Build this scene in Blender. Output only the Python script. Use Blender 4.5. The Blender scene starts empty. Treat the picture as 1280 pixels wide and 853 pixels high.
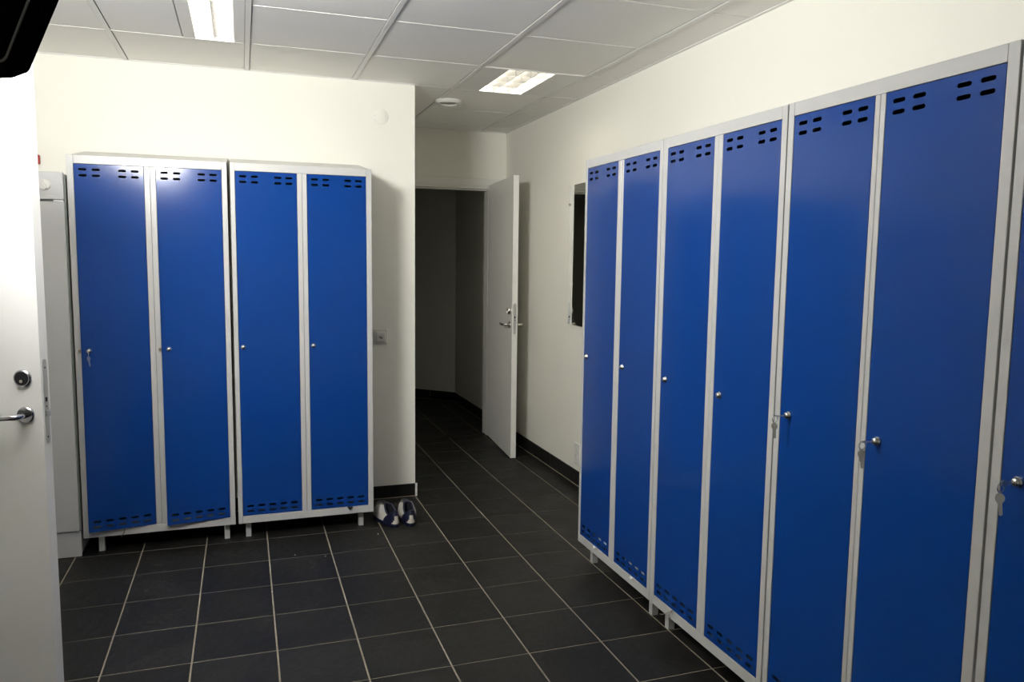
import bpy, bmesh, math, random
from mathutils import Vector, Matrix
random.seed(7)
COL = bpy.context.scene.collection
SC = bpy.context.scene
PI = math.pi

# ------------------------------------------------------------------ camera
YAW, PIT, ROL = 0.33329013, -0.10444741, 0.012116821
CAM = Vector((0.51675, -4.55109, 1.50500))
fw = Vector((math.sin(YAW)*math.cos(PIT), math.cos(YAW)*math.cos(PIT), math.sin(PIT)))
rt = Vector((math.cos(YAW), -math.sin(YAW), 0))
up = rt.cross(fw)
r2 = math.cos(ROL)*rt + math.sin(ROL)*up
u2 = -math.sin(ROL)*rt + math.cos(ROL)*up
cd = bpy.data.cameras.new('camera')
cam = bpy.data.objects.new('camera', cd)
COL.objects.link(cam)
cam.matrix_world = Matrix(((r2.x, u2.x, -fw.x, CAM.x), (r2.y, u2.y, -fw.y, CAM.y), (r2.z, u2.z, -fw.z, CAM.z), (0, 0, 0, 1)))
cd.sensor_fit = 'HORIZONTAL'
cd.sensor_width = 36
cd.lens = 27.346
cd.clip_start = 0.02
SC.camera = cam

# ------------------------------------------------------------------ world and exposure
w = bpy.data.worlds.new('world')
SC.world = w
w.use_nodes = True
w.node_tree.nodes['Background'].inputs['Color'].default_value = (0.5, 0.5, 0.5, 1)
w.node_tree.nodes['Background'].inputs['Strength'].default_value = 0.02
SC.view_settings.view_transform = 'Standard'
SC.view_settings.look = 'None'
SC.view_settings.gamma = 1
SC.view_settings.use_curve_mapping = False
SC.view_settings.exposure = 0.36
LAMP_NEAR = 18.0      # fixture beside the left lockers
FLASH = 148.0          # photographic light at the top left
LAMP_MID = 18.0       # fixture above the middle of the room

# ------------------------------------------------------------------ measures
CH = 2.546            # ceiling
YB = 0.2124           # wall behind the left lockers
XC = 1.525            # its free corner
XR = 2.615            # right wall
YP = 1.717            # wall with the passage door
XL = -0.95            # left wall
YF = -5.6             # wall behind the camera
TX, TY = 0.305, 0.31399

# ------------------------------------------------------------------ materials
def mat(name, col, rough=0.5, metal=0.0, spec=0.5, coat=0.0, emit=None, es=0.0):
    m = bpy.data.materials.new(name)
    m.use_nodes = True
    b = m.node_tree.nodes['Principled BSDF']
    b.inputs['Base Color'].default_value = (*col, 1)
    b.inputs['Roughness'].default_value = rough
    b.inputs['Metallic'].default_value = metal
    b.inputs['Specular IOR Level'].default_value = spec
    b.inputs['Coat Weight'].default_value = coat
    if emit:
        b.inputs['Emission Color'].default_value = (*emit, 1)
        b.inputs['Emission Strength'].default_value = es
    return m

def noisy(m, scale, amt, detail=4, rough_amt=0.0, bump=0.0, bscale=None, island=0.0, stretch=None):
    """vary the base colour by noise, plus fine relief"""
    nt = m.node_tree
    b = nt.nodes['Principled BSDF']
    tc = nt.nodes.new('ShaderNodeTexCoord')
    geo = nt.nodes.new('ShaderNodeNewGeometry')
    mp = nt.nodes.new('ShaderNodeMapping')
    nt.links.new(geo.outputs['Position'], mp.inputs['Vector'])
    if stretch:
        mp.inputs['Scale'].default_value = stretch
    n = nt.nodes.new('ShaderNodeTexNoise')
    n.inputs['Scale'].default_value = scale
    n.inputs['Detail'].default_value = detail
    nt.links.new(mp.outputs['Vector'], n.inputs['Vector'])
    col = tuple(b.inputs['Base Color'].default_value)
    ramp = nt.nodes.new('ShaderNodeMapRange')
    ramp.inputs['From Min'].default_value = 0.3
    ramp.inputs['From Max'].default_value = 0.7
    ramp.inputs['To Min'].default_value = 1 - amt
    ramp.inputs['To Max'].default_value = 1 + amt
    nt.links.new(n.outputs['Fac'], ramp.inputs['Value'])
    val = ramp.outputs['Result']
    if island:
        oi = nt.nodes.new('ShaderNodeObjectInfo')
        r = nt.nodes.new('ShaderNodeMapRange')
        r.inputs['To Min'].default_value = 1 - island
        r.inputs['To Max'].default_value = 1 + island
        nt.links.new(oi.outputs['Random'], r.inputs['Value'])
        mu = nt.nodes.new('ShaderNodeMath')
        mu.operation = 'MULTIPLY'
        nt.links.new(val, mu.inputs[0])
        nt.links.new(r.outputs['Result'], mu.inputs[1])
        val = mu.outputs[0]
    vm = nt.nodes.new('ShaderNodeVectorMath')
    vm.operation = 'SCALE'
    vm.inputs[0].default_value = col[:3]
    nt.links.new(val, vm.inputs['Scale'])
    nt.links.new(vm.outputs['Vector'], b.inputs['Base Color'])
    if rough_amt:
        r0 = b.inputs['Roughness'].default_value
        rr = nt.nodes.new('ShaderNodeMapRange')
        rr.inputs['From Min'].default_value = 0.3
        rr.inputs['From Max'].default_value = 0.7
        rr.inputs['To Min'].default_value = r0 - rough_amt
        rr.inputs['To Max'].default_value = r0 + rough_amt
        nt.links.new(n.outputs['Fac'], rr.inputs['Value'])
        nt.links.new(rr.outputs['Result'], b.inputs['Roughness'])
    if bump:
        n2 = nt.nodes.new('ShaderNodeTexNoise')
        n2.inputs['Scale'].default_value = bscale or scale
        n2.inputs['Detail'].default_value = 3
        nt.links.new(geo.outputs['Position'], n2.inputs['Vector'])
        bp = nt.nodes.new('ShaderNodeBump')
        bp.inputs['Strength'].default_value = bump
        bp.inputs['Distance'].default_value = 0.01
        nt.links.new(n2.outputs['Fac'], bp.inputs['Height'])
        nt.links.new(bp.outputs['Normal'], b.inputs['Normal'])
    return m

M = {}
M['wall'] = noisy(mat('cream_wall_paint', (0.885, 0.872, 0.785), 0.75, spec=0.2), 1.5, 0.012, bump=0.08, bscale=300)
M['ceiling'] = noisy(mat('ceiling_tile_white', (0.90, 0.885, 0.845), 0.9, spec=0.1), 260, 0.03, bump=0.05, bscale=400)
M['grid'] = mat('ceiling_grid_white', (0.80, 0.79, 0.76), 0.5)
M['plenum'] = mat('ceiling_gap_shadow', (0.30, 0.29, 0.27), 0.9)
M['grout'] = noisy(mat('beige_grout', (0.31, 0.275, 0.215), 0.9, spec=0.1), 40, 0.15)
M['tile'] = noisy(mat('dark_slate_tile', (0.0120, 0.0118, 0.0110), 0.50, spec=0.28), 5, 0.30, detail=8, rough_amt=0.08, bump=0.25, bscale=22, island=0.18)
M['blue'] = mat('blue_enamel', (0.004, 0.044, 0.232), 0.15, spec=0.42)
noisy(M['blue'], 2.6, 0.0, bump=0.10, bscale=2.6)
M['frame'] = noisy(mat('light_grey_enamel', (0.52, 0.52, 0.505), 0.34, spec=0.5), 5, 0.01, bump=0.01, bscale=30)
M['inside'] = mat('locker_inside_grey', (0.12, 0.12, 0.12), 0.5)
M['chrome'] = mat('chrome', (0.72, 0.70, 0.66), 0.22, metal=1.0)
M['chrome_polished'] = mat('polished_chrome', (0.42, 0.42, 0.45), 0.07, metal=1.0)
M['steel'] = mat('brushed_steel', (0.66, 0.66, 0.66), 0.35, metal=1.0)
M['dark'] = mat('black_slot', (0.01, 0.01, 0.012), 0.6)
M['door'] = noisy(mat('white_door_paint', (0.82, 0.81, 0.76), 0.4, spec=0.4), 3, 0.01)
M['dooredge'] = mat('cream_door_edge', (0.84, 0.825, 0.76), 0.45)
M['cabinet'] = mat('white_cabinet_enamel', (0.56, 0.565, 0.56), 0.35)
M['seal'] = mat('grey_green_seal', (0.20, 0.22, 0.20), 0.6)
M['plastic'] = mat('white_plastic', (0.75, 0.74, 0.70), 0.4)
M['plasticgrey'] = mat('greyish_plastic', (0.66, 0.65, 0.60), 0.45)
M['ventgrey'] = mat('vent_grey', (0.42, 0.41, 0.36), 0.6)
M['catch'] = mat('latch_brass', (0.22, 0.19, 0.13), 0.4)
M['white_door'] = mat('bright_white_door', (0.88, 0.88, 0.865), 0.4)
M['tray'] = mat('tray_grey', (0.17, 0.17, 0.165), 0.5)
M['gloss_black'] = mat('glossy_black', (0.004, 0.004, 0.008), 0.08)
M['red'] = mat('red_plastic', (0.35, 0.02, 0.015), 0.4)
M['black'] = mat('black_casing', (0.002, 0.002, 0.002), 0.8, spec=0.0)
M['groove'] = mat('dark_grey_groove', (0.05, 0.05, 0.045), 0.5)
M['navy'] = mat('navy_leather', (0.007, 0.009, 0.034), 0.45)
M['white_leather'] = mat('white_leather', (0.52, 0.50, 0.47), 0.5)
M['heel_white'] = mat('cream_rubber', (0.62, 0.57, 0.48), 0.5)
M['toe_grey'] = mat('grey_mesh', (0.12, 0.115, 0.09), 0.8)
M['lining'] = mat('dark_lining', (0.006, 0.007, 0.016), 0.9)
M['paper'] = mat('white_paper', (0.8, 0.8, 0.8), 0.7)
M['string'] = mat('grey_string', (0.30, 0.28, 0.24), 0.8)
M['mirror'] = mat('mirror_glass', (0.85, 0.86, 0.83), 0.0, metal=1.0)
M['reflector'] = mat('lamp_reflector', (0.86, 0.86, 0.86), 0.3, metal=0.4)
M['blade'] = mat('lamp_blade', (0.22, 0.22, 0.23), 0.35, metal=0.3)
M['tube_off'] = mat('unlit_lamp_louvre', (0.30, 0.295, 0.28), 0.35, metal=0.5)
M['flash'] = mat('lit_diffuser', (1, 1, 1), 0.6, emit=(1.0, 0.995, 0.98), es=FLASH)
M['tube_off2'] = mat('dim_tube', (1, 1, 1), 0.5, emit=(1.0, 0.94, 0.80), es=13.0)  # glow added in the passage fixture to brighten the passage
M['tube_near'] = mat('lit_tube_near', (1, 1, 1), 0.5, emit=(1.0, 0.93, 0.76), es=LAMP_NEAR)
M['tube_mid'] = mat('lit_tube_mid', (1, 1, 1), 0.5, emit=(1.0, 0.93, 0.76), es=LAMP_MID)

# ------------------------------------------------------------------ mesh helpers
def box(bm, x0, x1, y0, y1, z0, z1, bev=0.0, seg=1):
    vs = [bm.verts.new((x, y, z)) for z in (z0, z1) for y in (y0, y1) for x in (x0, x1)]
    fs = [bm.faces.new([vs[i] for i in f]) for f in ((0, 2, 3, 1), (4, 5, 7, 6), (0, 1, 5, 4), (2, 6, 7, 3), (0, 4, 6, 2), (1, 3, 7, 5))]
    if bev:
        es = list({e for f in fs for e in f.edges})
        bmesh.ops.bevel(bm, geom=es, offset=bev, segments=seg, affect='EDGES', profile=0.5)
    return vs

def prism(bm, pts, axis, a, b, bev=0.0):
    """extrude a 2D outline along an axis ('x','y','z') from a to b"""
    def P(p, t):
        return {'x': (t, p[0], p[1]), 'y': (p[0], t, p[1]), 'z': (p[0], p[1], t)}[axis]
    A = [bm.verts.new(P(p, a)) for p in pts]
    B = [bm.verts.new(P(p, b)) for p in pts]
    n = len(pts)
    fs = [bm.faces.new(A), bm.faces.new(B[::-1])]
    for i in range(n):
        fs.append(bm.faces.new((A[i], B[i], B[(i+1) % n], A[(i+1) % n])))
    if bev:
        es = list(set(fs[0].edges) | set(fs[1].edges))
        bmesh.ops.bevel(bm, geom=es, offset=bev, segments=2, affect='EDGES', profile=0.5)
    return fs

def lathe(bm, prof, axis='y', c=(0, 0, 0), n=24):
    """prof: list of (t along axis, radius)"""
    rings = []
    for t, r in prof:
        ring = []
        for i in range(n):
            a = 2*PI*i/n
            u, v = r*math.cos(a), r*math.sin(a)
            p = {'y': (u, t, v), 'x': (t, u, v), 'z': (u, v, t)}[axis]
            ring.append(bm.verts.new((c[0]+p[0], c[1]+p[1], c[2]+p[2])))
        rings.append(ring)
    for a, b in zip(rings, rings[1:]):
        for i in range(n):
            bm.faces.new((a[i], a[(i+1) % n], b[(i+1) % n], b[i]))
    bm.faces.new(rings[0][::-1])
    bm.faces.new(rings[-1])

def tube(bm, pts, r, n=8, cap=True, closed=False):
    pts = [Vector(p) for p in pts]
    rad = r if isinstance(r, (list, tuple)) else [r]*len(pts)
    rings = []
    N = len(pts)
    ref = None
    for i, p in enumerate(pts):
        if closed:
            t = pts[(i+1) % N]-pts[i-1]
        else:
            t = pts[min(i+1, N-1)]-pts[max(i-1, 0)]
        t.normalize()
        if ref is None:
            ref = Vector((0, 0, 1)) if abs(t.z) < 0.9 else Vector((1, 0, 0))
        u = (ref-t*ref.dot(t)).normalized()
        v = t.cross(u)
        ref = u
        rings.append([bm.verts.new(p+(u*math.cos(2*PI*k/n)+v*math.sin(2*PI*k/n))*rad[i]) for k in range(n)])
    seq = list(zip(rings, rings[1:]))
    if closed:
        seq.append((rings[-1], rings[0]))
    for a, b in seq:
        for k in range(n):
            bm.faces.new((a[k], a[(k+1) % n], b[(k+1) % n], b[k]))
    if cap and not closed:
        bm.faces.new(rings[0][::-1])
        bm.faces.new(rings[-1])

def mesh_of(name, bm, m, smooth=False):
    bmesh.ops.recalc_face_normals(bm, faces=bm.faces)
    me = bpy.data.meshes.new(name)
    bm.to_mesh(me)
    bm.free()
    me.materials.append(m)
    if smooth:
        for p in me.polygons:
            p.use_smooth = True
        try:
            me.set_sharp_from_angle(angle=math.radians(40))
        except Exception:
            pass
    return me

def obj(name, bm_or_me, m=None, parent=None, loc=None, smooth=False):
    me = bm_or_me if isinstance(bm_or_me, bpy.types.Mesh) else mesh_of(name, bm_or_me, m, smooth)
    o = bpy.data.objects.new(name, me)
    COL.objects.link(o)
    if parent:
        o.parent = parent
    if loc is not None:
        o.location = loc
    return o

def thing(name, label, cat, loc=(0, 0, 0), rz=0.0, group=None, kind=None):
    o = bpy.data.objects.new(name, None)
    o.empty_display_size = 0.1
    COL.objects.link(o)
    o.location = loc
    o.rotation_euler = (0, 0, rz)
    tag(o, label, cat, group, kind)
    return o

def tag(o, label=None, cat=None, group=None, kind=None):
    if label: o['label'] = label
    if cat: o['category'] = cat
    if group: o['group'] = group
    if kind: o['kind'] = kind
    return o

def bx(name, dims, m, parent=None, bev=0.0, seg=1):
    bm = bmesh.new()
    box(bm, *dims, bev=bev, seg=seg)
    return obj(name, bm, m, parent)

# ------------------------------------------------------------------ floor
fl = bx('floor', (XL-1.3, XR+0.2, YF-0.1, 5.4, -0.05, -0.0025), M['grout'])
tag(fl, 'floor of square near-black stone tiles with beige grout lines', 'floor', kind='structure')
GAP = 0.0062
def tile_mesh(w_, d_, h_=0.0055):
    bm = bmesh.new()
    box(bm, -w_/2, w_/2, -d_/2, d_/2, -0.005, 0.0)
    es = [e for e in bm.edges if all(v.co.z > -0.001 for v in e.verts)]
    bmesh.ops.bevel(bm, geom=es, offset=0.0012, segments=1, affect='EDGES')
    return mesh_of('floor_tile', bm, M['tile'])
TM = tile_mesh(TX-GAP, TY-GAP)
far = bmesh.new()
cells = {}
for i in range(-4, 9):
    for j in range(-15, 18):          # j grows towards the camera: y from -TY*j
        x0, x1 = TX*i, TX*(i+1)
        y1, y0 = -TY*j, -TY*(j+1)
        if j < -1 and x1 <= XC+0.01 and (j > -6 or x1 < 0.7):
            continue                 # solid block behind the left locker wall
        if x0 < XL-0.01 and not (-2.6 < y0 < -1.3): 
            if x1 <= XL: continue
        cells[(i, j)] = (max(x0, XL) if not (-2.6 < y0 < -1.3) else x0, min(x1, XR), y0, y1)
for (i, j), (x0, x1, y0, y1) in cells.items():
    if x1-x0 < 0.02:
        continue
    cut = abs((x1-x0)-TX) > 1e-4
    vis = j <= 8 and x0 >= XL-0.1
    if vis:
        me = TM if not cut else tile_mesh(x1-x0-GAP, TY-GAP)
        obj('floor_tile', me, parent=fl, loc=((x0+x1)/2, (y0+y1)/2, random.uniform(-0.0003, 0.0002)))
    else:
        box(far, x0+GAP/2, x1-GAP/2, y0+GAP/2, y1-GAP/2, -0.005, 0)
o = obj('floor_tiles_behind', far, M['tile'], fl)
o.name = 'floor_tile_field'
tag(o, kind='stuff')

# ------------------------------------------------------------------ walls
def wall(name, dims, label, parent=None):
    return tag(bx(name, dims, M['wall']), label, 'wall', kind='structure')
wall('wall_back', (XL-0.15, XC, YB, YB+0.15, -0.01, CH+0.3), 'cream wall behind the left row of blue lockers')
wb = bmesh.new()
box(wb, XC-0.12, XC, YB+0.15, YP+0.12, -0.01, CH+0.3)
tag(obj('wall_corner', wb, M['wall']), 'cream side wall of the passage behind the free corner', 'wall', kind='structure')
wall('wall_right', (XR, XR+0.15, YF, 5.3, -0.01, CH+0.3), 'long cream wall behind the right row of blue lockers')
wall('wall_front', (XL-0.15, XR+0.15, YF-0.15, YF, -0.01, CH+0.3), 'cream wall closing the room behind the viewer')
wl = bmesh.new()
box(wl, XL-0.15, XL, YF, -2.47, -0.01, CH+0.3)
box(wl, XL-0.15, XL, -1.56, YB, -0.01, CH+0.3)
box(wl, XL-0.15, XL, -2.47, -1.56, 2.13, CH+0.3)
tag(obj('wall_left', wl, M['wall']), 'cream left wall with the entrance opening', 'wall', kind='structure')
wh = bmesh.new()
box(wh, XL-1.25, XL-1.15, -2.9, -1.2, -0.01, CH)
box(wh, XL-1.15, XL-0.15, -1.3, -1.2, -0.01, CH)
box(wh, XL-1.15, XL-0.15, -2.9, -2.8, -0.01, CH)
box(wh, XL-1.25, XL-0.1, -2.9, -1.2, 2.4, 2.5)
tag(obj('wall_hall', wh, M['wall']), 'cream walls of the hall outside the entrance door', 'wall', kind='structure')
# passage wall with door opening
OX0, OX1, OZ = 1.640, 2.463, 2.084
wp = bmesh.new()
box(wp, XC, OX0-0.0, YP, YP+0.12, -0.01, CH+0.3)
box(wp, OX1+0.05, XR, YP, YP+0.12, -0.01, CH+0.3)
box(wp, OX0, OX1+0.05, YP, YP+0.12, OZ+0.045, CH+0.3)
tag(obj('wall_passage', wp, M['wall']), 'cream wall above the open passage door', 'wall', kind='structure')
# corridor beyond
wc = bmesh.new()
prism(wc, [(XR+0.05, 3.337-0.05), (XR, 3.337), (1.45, 4.446), (1.45, 4.60), (XR+0.05, 3.50)], 'z', -0.01, CH)
tag(obj('wall_corridor', wc, M['wall']), 'angled end wall of the dark corridor beyond the passage door', 'wall', kind='structure')
wall('wall_corridor_side', (0.6, 0.75, YP, 5.3, -0.01, CH), 'far side wall of the dark corridor')
wall('wall_corridor_end', (0.6, XR, 5.15, 5.3, -0.01, CH), 'wall closing the dark corridor')
wall('wall_corridor_near', (0.6, XC-0.12, YP-0.02, YP+0.12, -0.01, CH), 'near wall of the dark corridor left of the passage')
bx_c = bx('ceiling_corridor', (0.6, XR, YP+0.12, 5.3, 2.45, 2.52), M['ceiling'])
tag(bx_c, 'plain ceiling of the dark corridor', 'ceiling', kind='structure')

# ------------------------------------------------------------------ skirting tiles
def skirt(name, label, p0, p1, h, first, length=0.31):
    # room lies on the left hand when walking p0 -> p1
    t = 0.009
    root = thing(name, label, 'baseboard', (0, 0, 0), kind='structure')
    p0, p1 = Vector(p0), Vector(p1)
    L = (p1-p0).length
    d = (p1-p0)/L
    ang = math.atan2(d.y, d.x)
    cuts = [0.0]
    s = first
    while s < L-0.01:
        if s > 0.01: cuts.append(s)
        s += length
    cuts.append(L)
    bm = bmesh.new()
    box(bm, 0, L, 0, t*0.6, -0.002, h-0.001)
    box(bm, 0, L, 0, t+0.003, -0.002, 0.0012)
    g = obj('grout_bed', bm, M['grout'], root, (p0.x, p0.y, 0))
    g.rotation_euler = (0, 0, ang)
    for a, b in zip(cuts, cuts[1:]):
        bm = bmesh.new()
        box(bm, 0.0028, b-a-0.0028, 0, t, 0.0045, h, bev=0.0008)
        q = p0+d*a
        o = obj('skirting_tile', bm, M['tile'], root, (q.x, q.y, 0))
        o.rotation_euler = (0, 0, ang)
skirt('baseboard_back', 'dark tile skirting below the wall behind the left lockers', (XC, YB, 0), (XL, YB, 0), 0.081, 0.30)
skirt('baseboard_passage', 'dark tile skirting on the passage side of the free wall corner', (XC, YP, 0), (XC, YB, 0), 0.081, 0.30)
skirt('baseboard_right', 'dark tile skirting with pale joints along the right wall', (XR, -5.5, 0), (XR, YP, 0), 0.098, 0.323+5.5-0.314*18-0.001, 0.314)
skirt('baseboard_corridor', 'dark tile skirting along the right side of the corridor', (XR, YP+0.12, 0), (XR, 3.337, 0), 0.098, 0.28)
skirt('baseboard_corridor_end', 'dark tile skirting under the angled corridor end wall', (XR, 3.337, 0), (1.45, 4.446, 0), 0.098, 0.30)
bm = bmesh.new()
box(bm, XC-0.001, XC+0.011, YB-0.011, YB+0.001, 0, 0.083)
tag(obj('trim_corner', bm, M['plastic']), 'thin pale corner strip of the tile skirting at the free wall corner', 'trim', kind='structure')

# ------------------------------------------------------------------ suspended ceiling
ce = bx('ceiling', (XL-0.1, XR+0.1, YF-0.1, YP+0.1, CH+0.16, CH+0.2), M['plenum'])
tag(ce, 'suspended ceiling of off-white rectangular tiles in a white grid', 'ceiling', kind='structure')
bars = [-0.6605, -0.0525, 0.5645, 1.1605, 1.770, 2.397]
joints = [-5.33, -4.71, -4.09, -3.47, -2.85, -2.225, -1.605, -1.0, -0.373, 0.229, 0.876, 1.50]
BWD = 0.012
def in_fixture(xa, xb, ya, yb):
    cx_, cy_ = (xa+xb)/2, (ya+yb)/2
    return None
xs = [XL] + bars + [XR]
ys = [YF] + joints + [YP]
for bi, b in enumerate(bars):
    y1 = YB if b < XC else YP
    bm = bmesh.new()
    box(bm, b-BWD, b+BWD, YF, y1, CH-0.0005, CH+0.003)
    box(bm, b-0.002, b+0.002, YF, y1, CH+0.003, CH+0.04)
    obj('grid_bar', bm, M['grid'], ce)
for j in joints:
    x1 = XR
    x0 = XL if j < YB else XC
    bm = bmesh.new()
    box(bm, x0, x1, j-0.0022, j+0.0022, CH+0.002, CH+0.012)
    obj('grid_bar', bm, M['grid'], ce)
for dims in ((XR-0.018, XR, YF, YP), (XC, XR, YP-0.014, YP), (XL, XC, YB-0.014, YB), (XC, XC+0.014, YB, YP), (XL, XL+0.018, YF, YB)):
    bm = bmesh.new()
    box(bm, dims[0], dims[1], dims[2], dims[3], CH-0.001, CH+0.003)
    obj('edge_trim', bm, M['grid'], ce)
# fixtures occupy these rectangles
LA = (0.272, 0.5525, -1.605, -0.373)      # lit fixture by the left lockers
LM = (0.272, 0.5525, -3.47, -2.225)       # lit fixture over the middle of the room
LB = (1.782, 2.385, -0.373, 0.229)        # fixture by the passage, its tube glow added as warm fill
def ceiling_tile(xa, xb, ya, yb):
    bm = bmesh.new()
    box(bm, xa, xb, ya, yb, CH+0.0035, CH+0.022)
    es = [e for e in bm.edges if all(v.co.z < CH+0.01 for v in e.verts)]
    bmesh.ops.bevel(bm, geom=es, offset=0.0035, segments=1, affect='EDGES')
    for v in bm.verts:
        pass
    return obj('ceiling_tile', bm, M['ceiling'], ce)
for a, b in zip(xs, xs[1:]):
    for c, d in zip(ys, ys[1:]):
        xa, xb = a+(0.0135 if a != XL else 0.0), b-(0.0122 if b != XR else 0.0)
        ya, yb = c+0.003, d-0.003
        if yb <= YB-0.02 or a >= XC-0.1:
            pass
        if (c+d)/2 > YB and b <= XC: 
            continue
        if c < YB < d and b <= XC: yb = min(yb, YB-0.002)
        if a < XC < b and (c+d)/2 > YB: xa = XC
        if abs((a+b)/2-(LB[0]+LB[1])/2) < 0.05 and abs((c+d)/2-(LB[2]+LB[3])/2) < 0.05:
            continue
        if a < 0.4 < b and ((c > -1.62 and d < -0.3) or (c > -3.48 and d < -2.2)):
            xb = LA[0]-0.002
        if xb-xa < 0.02 or yb-ya < 0.02:
            continue
        ceiling_tile(xa, xb, ya, yb)

def fixture(name, label, R, OX, tubes, ncross, nlong, lit, depth=0.085, tz=0.042, bh=0.022):
    """recessed louvre fixture: housing, side pans, tubes, blades"""
    x0, x1, y0, y1 = R
    cx_, cy_ = (x0+x1)/2, (y0+y1)/2
    t = thing(name, label, 'ceiling light', (cx_, cy_, CH))
    hx, hy = (x1-x0)/2-0.002, (y1-y0)/2-0.004
    a, b = OX[0]-cx_, OX[1]-cx_
    # housing
    bm = bmesh.new()
    box(bm, a-0.004, b+0.004, -hy, hy, depth, depth+0.004)
    box(bm, a-0.004, a, -hy, hy, 0.004, depth)
    box(bm, b, b+0.004, -hy, hy, 0.004, depth)
    box(bm, a, b, -hy, -hy+0.004, 0.004, depth)
    box(bm, a, b, hy-0.004, hy, 0.004, depth)
    obj('housing', bm, M['reflector'], t)
    # pans either side
    for k, (u, v) in enumerate(((-hx, a), (b, hx))):
        bm = bmesh.new()
        box(bm, u, v, -hy, hy, 0.0, 0.006, bev=0.001)
        obj('side_pan', bm, M['grid'], t)
    for y in (-hy-0.002, hy-0.006):
        bx('end_strip', (-hx, hx, y, y+0.008, -0.001, 0.004), M['plastic'], t)
    for tx in tubes:
        bm = bmesh.new()
        tube(bm, [(tx-cx_, -hy+0.03, tz), (tx-cx_, hy-0.03, tz)], 0.013, 10)
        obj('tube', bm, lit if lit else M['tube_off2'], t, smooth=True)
    blade_m = M['blade'] if lit else M['tube_off']
    for i in range(1, ncross):
        y = -hy+2*hy*i/ncross
        bm = bmesh.new()
        prism(bm, [(y-0.0025, bh), (y+0.0025, bh), (y+0.0006, 0.002), (y-0.0006, 0.002)], 'x', a, b)
        obj('louvre_blade', bm, blade_m, t)
    for i in range(nlong+1):
        x = a+(b-a)*i/nlong
        if i in (0, nlong):
            s = 1 if i == 0 else -1
            pr = [(x, 0.030), (x+s*0.003, 0.02), (x+s*0.008, 0.004), (x+s*0.008, 0.001), (x, 0.001)]
            continue
        pr = [(x-0.007, bh+0.002), (x+0.007, bh+0.002), (x+0.0025, 0.010), (x+0.0012, 0.001), (x-0.0012, 0.001), (x-0.0025, 0.012)]
        bm = bmesh.new()
        prism(bm, pr, 'y', -hy, hy)
        obj('louvre_rail', bm, blade_m, t)
    return t
fixture('ceiling_light', 'lit narrow ceiling light with white louvre above the left lockers', LA, (0.329, 0.503), (0.3725, 0.4595), 21, 2, M['tube_near'])
fixture('ceiling_light', 'lit narrow ceiling light with louvre over the middle of the room, out of the picture', LM, (0.329, 0.503), (0.3725, 0.4595), 21, 2, M['tube_mid'])
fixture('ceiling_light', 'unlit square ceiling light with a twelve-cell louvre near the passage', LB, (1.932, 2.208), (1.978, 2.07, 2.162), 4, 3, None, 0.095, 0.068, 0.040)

# round ceiling vent
t = thing('ceiling_vent', 'round white ceiling vent in front of the passage door', 'vent', (1.832, 0.598, CH))
bm = bmesh.new()
lathe(bm, [(0.002, 0.088), (-0.006, 0.090), (-0.016, 0.084), (-0.022, 0.072), (-0.020, 0.062), (-0.004, 0.058)], 'z', n=40)
obj('ring', bm, M['plastic'], t, smooth=True)
bm = bmesh.new()
lathe(bm, [(-0.002, 0.0575), (-0.010, 0.0575), (-0.012, 0.055), (-0.012, 0.02)], 'z', n=40)
obj('centre_disc', bm, M['ventgrey'], t, smooth=True)

# ------------------------------------------------------------------ lockers
DW_, DZ0, DZ1 = 0.304, 0.042, 1.846      # door width, door bottom and top above the unit's underside
def slot_loop(cx_, cz, l, h, n=4):
    r = h/2
    pts = []
    for s in (1, -1):
        for k in range(n+1):
            a = -PI/2+PI*k/n
            pts.append((cx_+s*(l/2-r+r*math.cos(a)), cz+s*r*math.sin(a)))
    return pts

def filled_strip(bm, x0, x1, z0, z1, slots, y):
    edges = []
    for loop in [[(x0, z0), (x1, z0), (x1, z1), (x0, z1)]]+slots:
        vs = [bm.verts.new((p[0], y, p[1])) for p in loop]
        for i in range(len(vs)):
            edges.append(bm.edges.new((vs[i], vs[(i+1) % len(vs)])))
    bmesh.ops.triangle_fill(bm, edges=edges, use_beauty=True)

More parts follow.
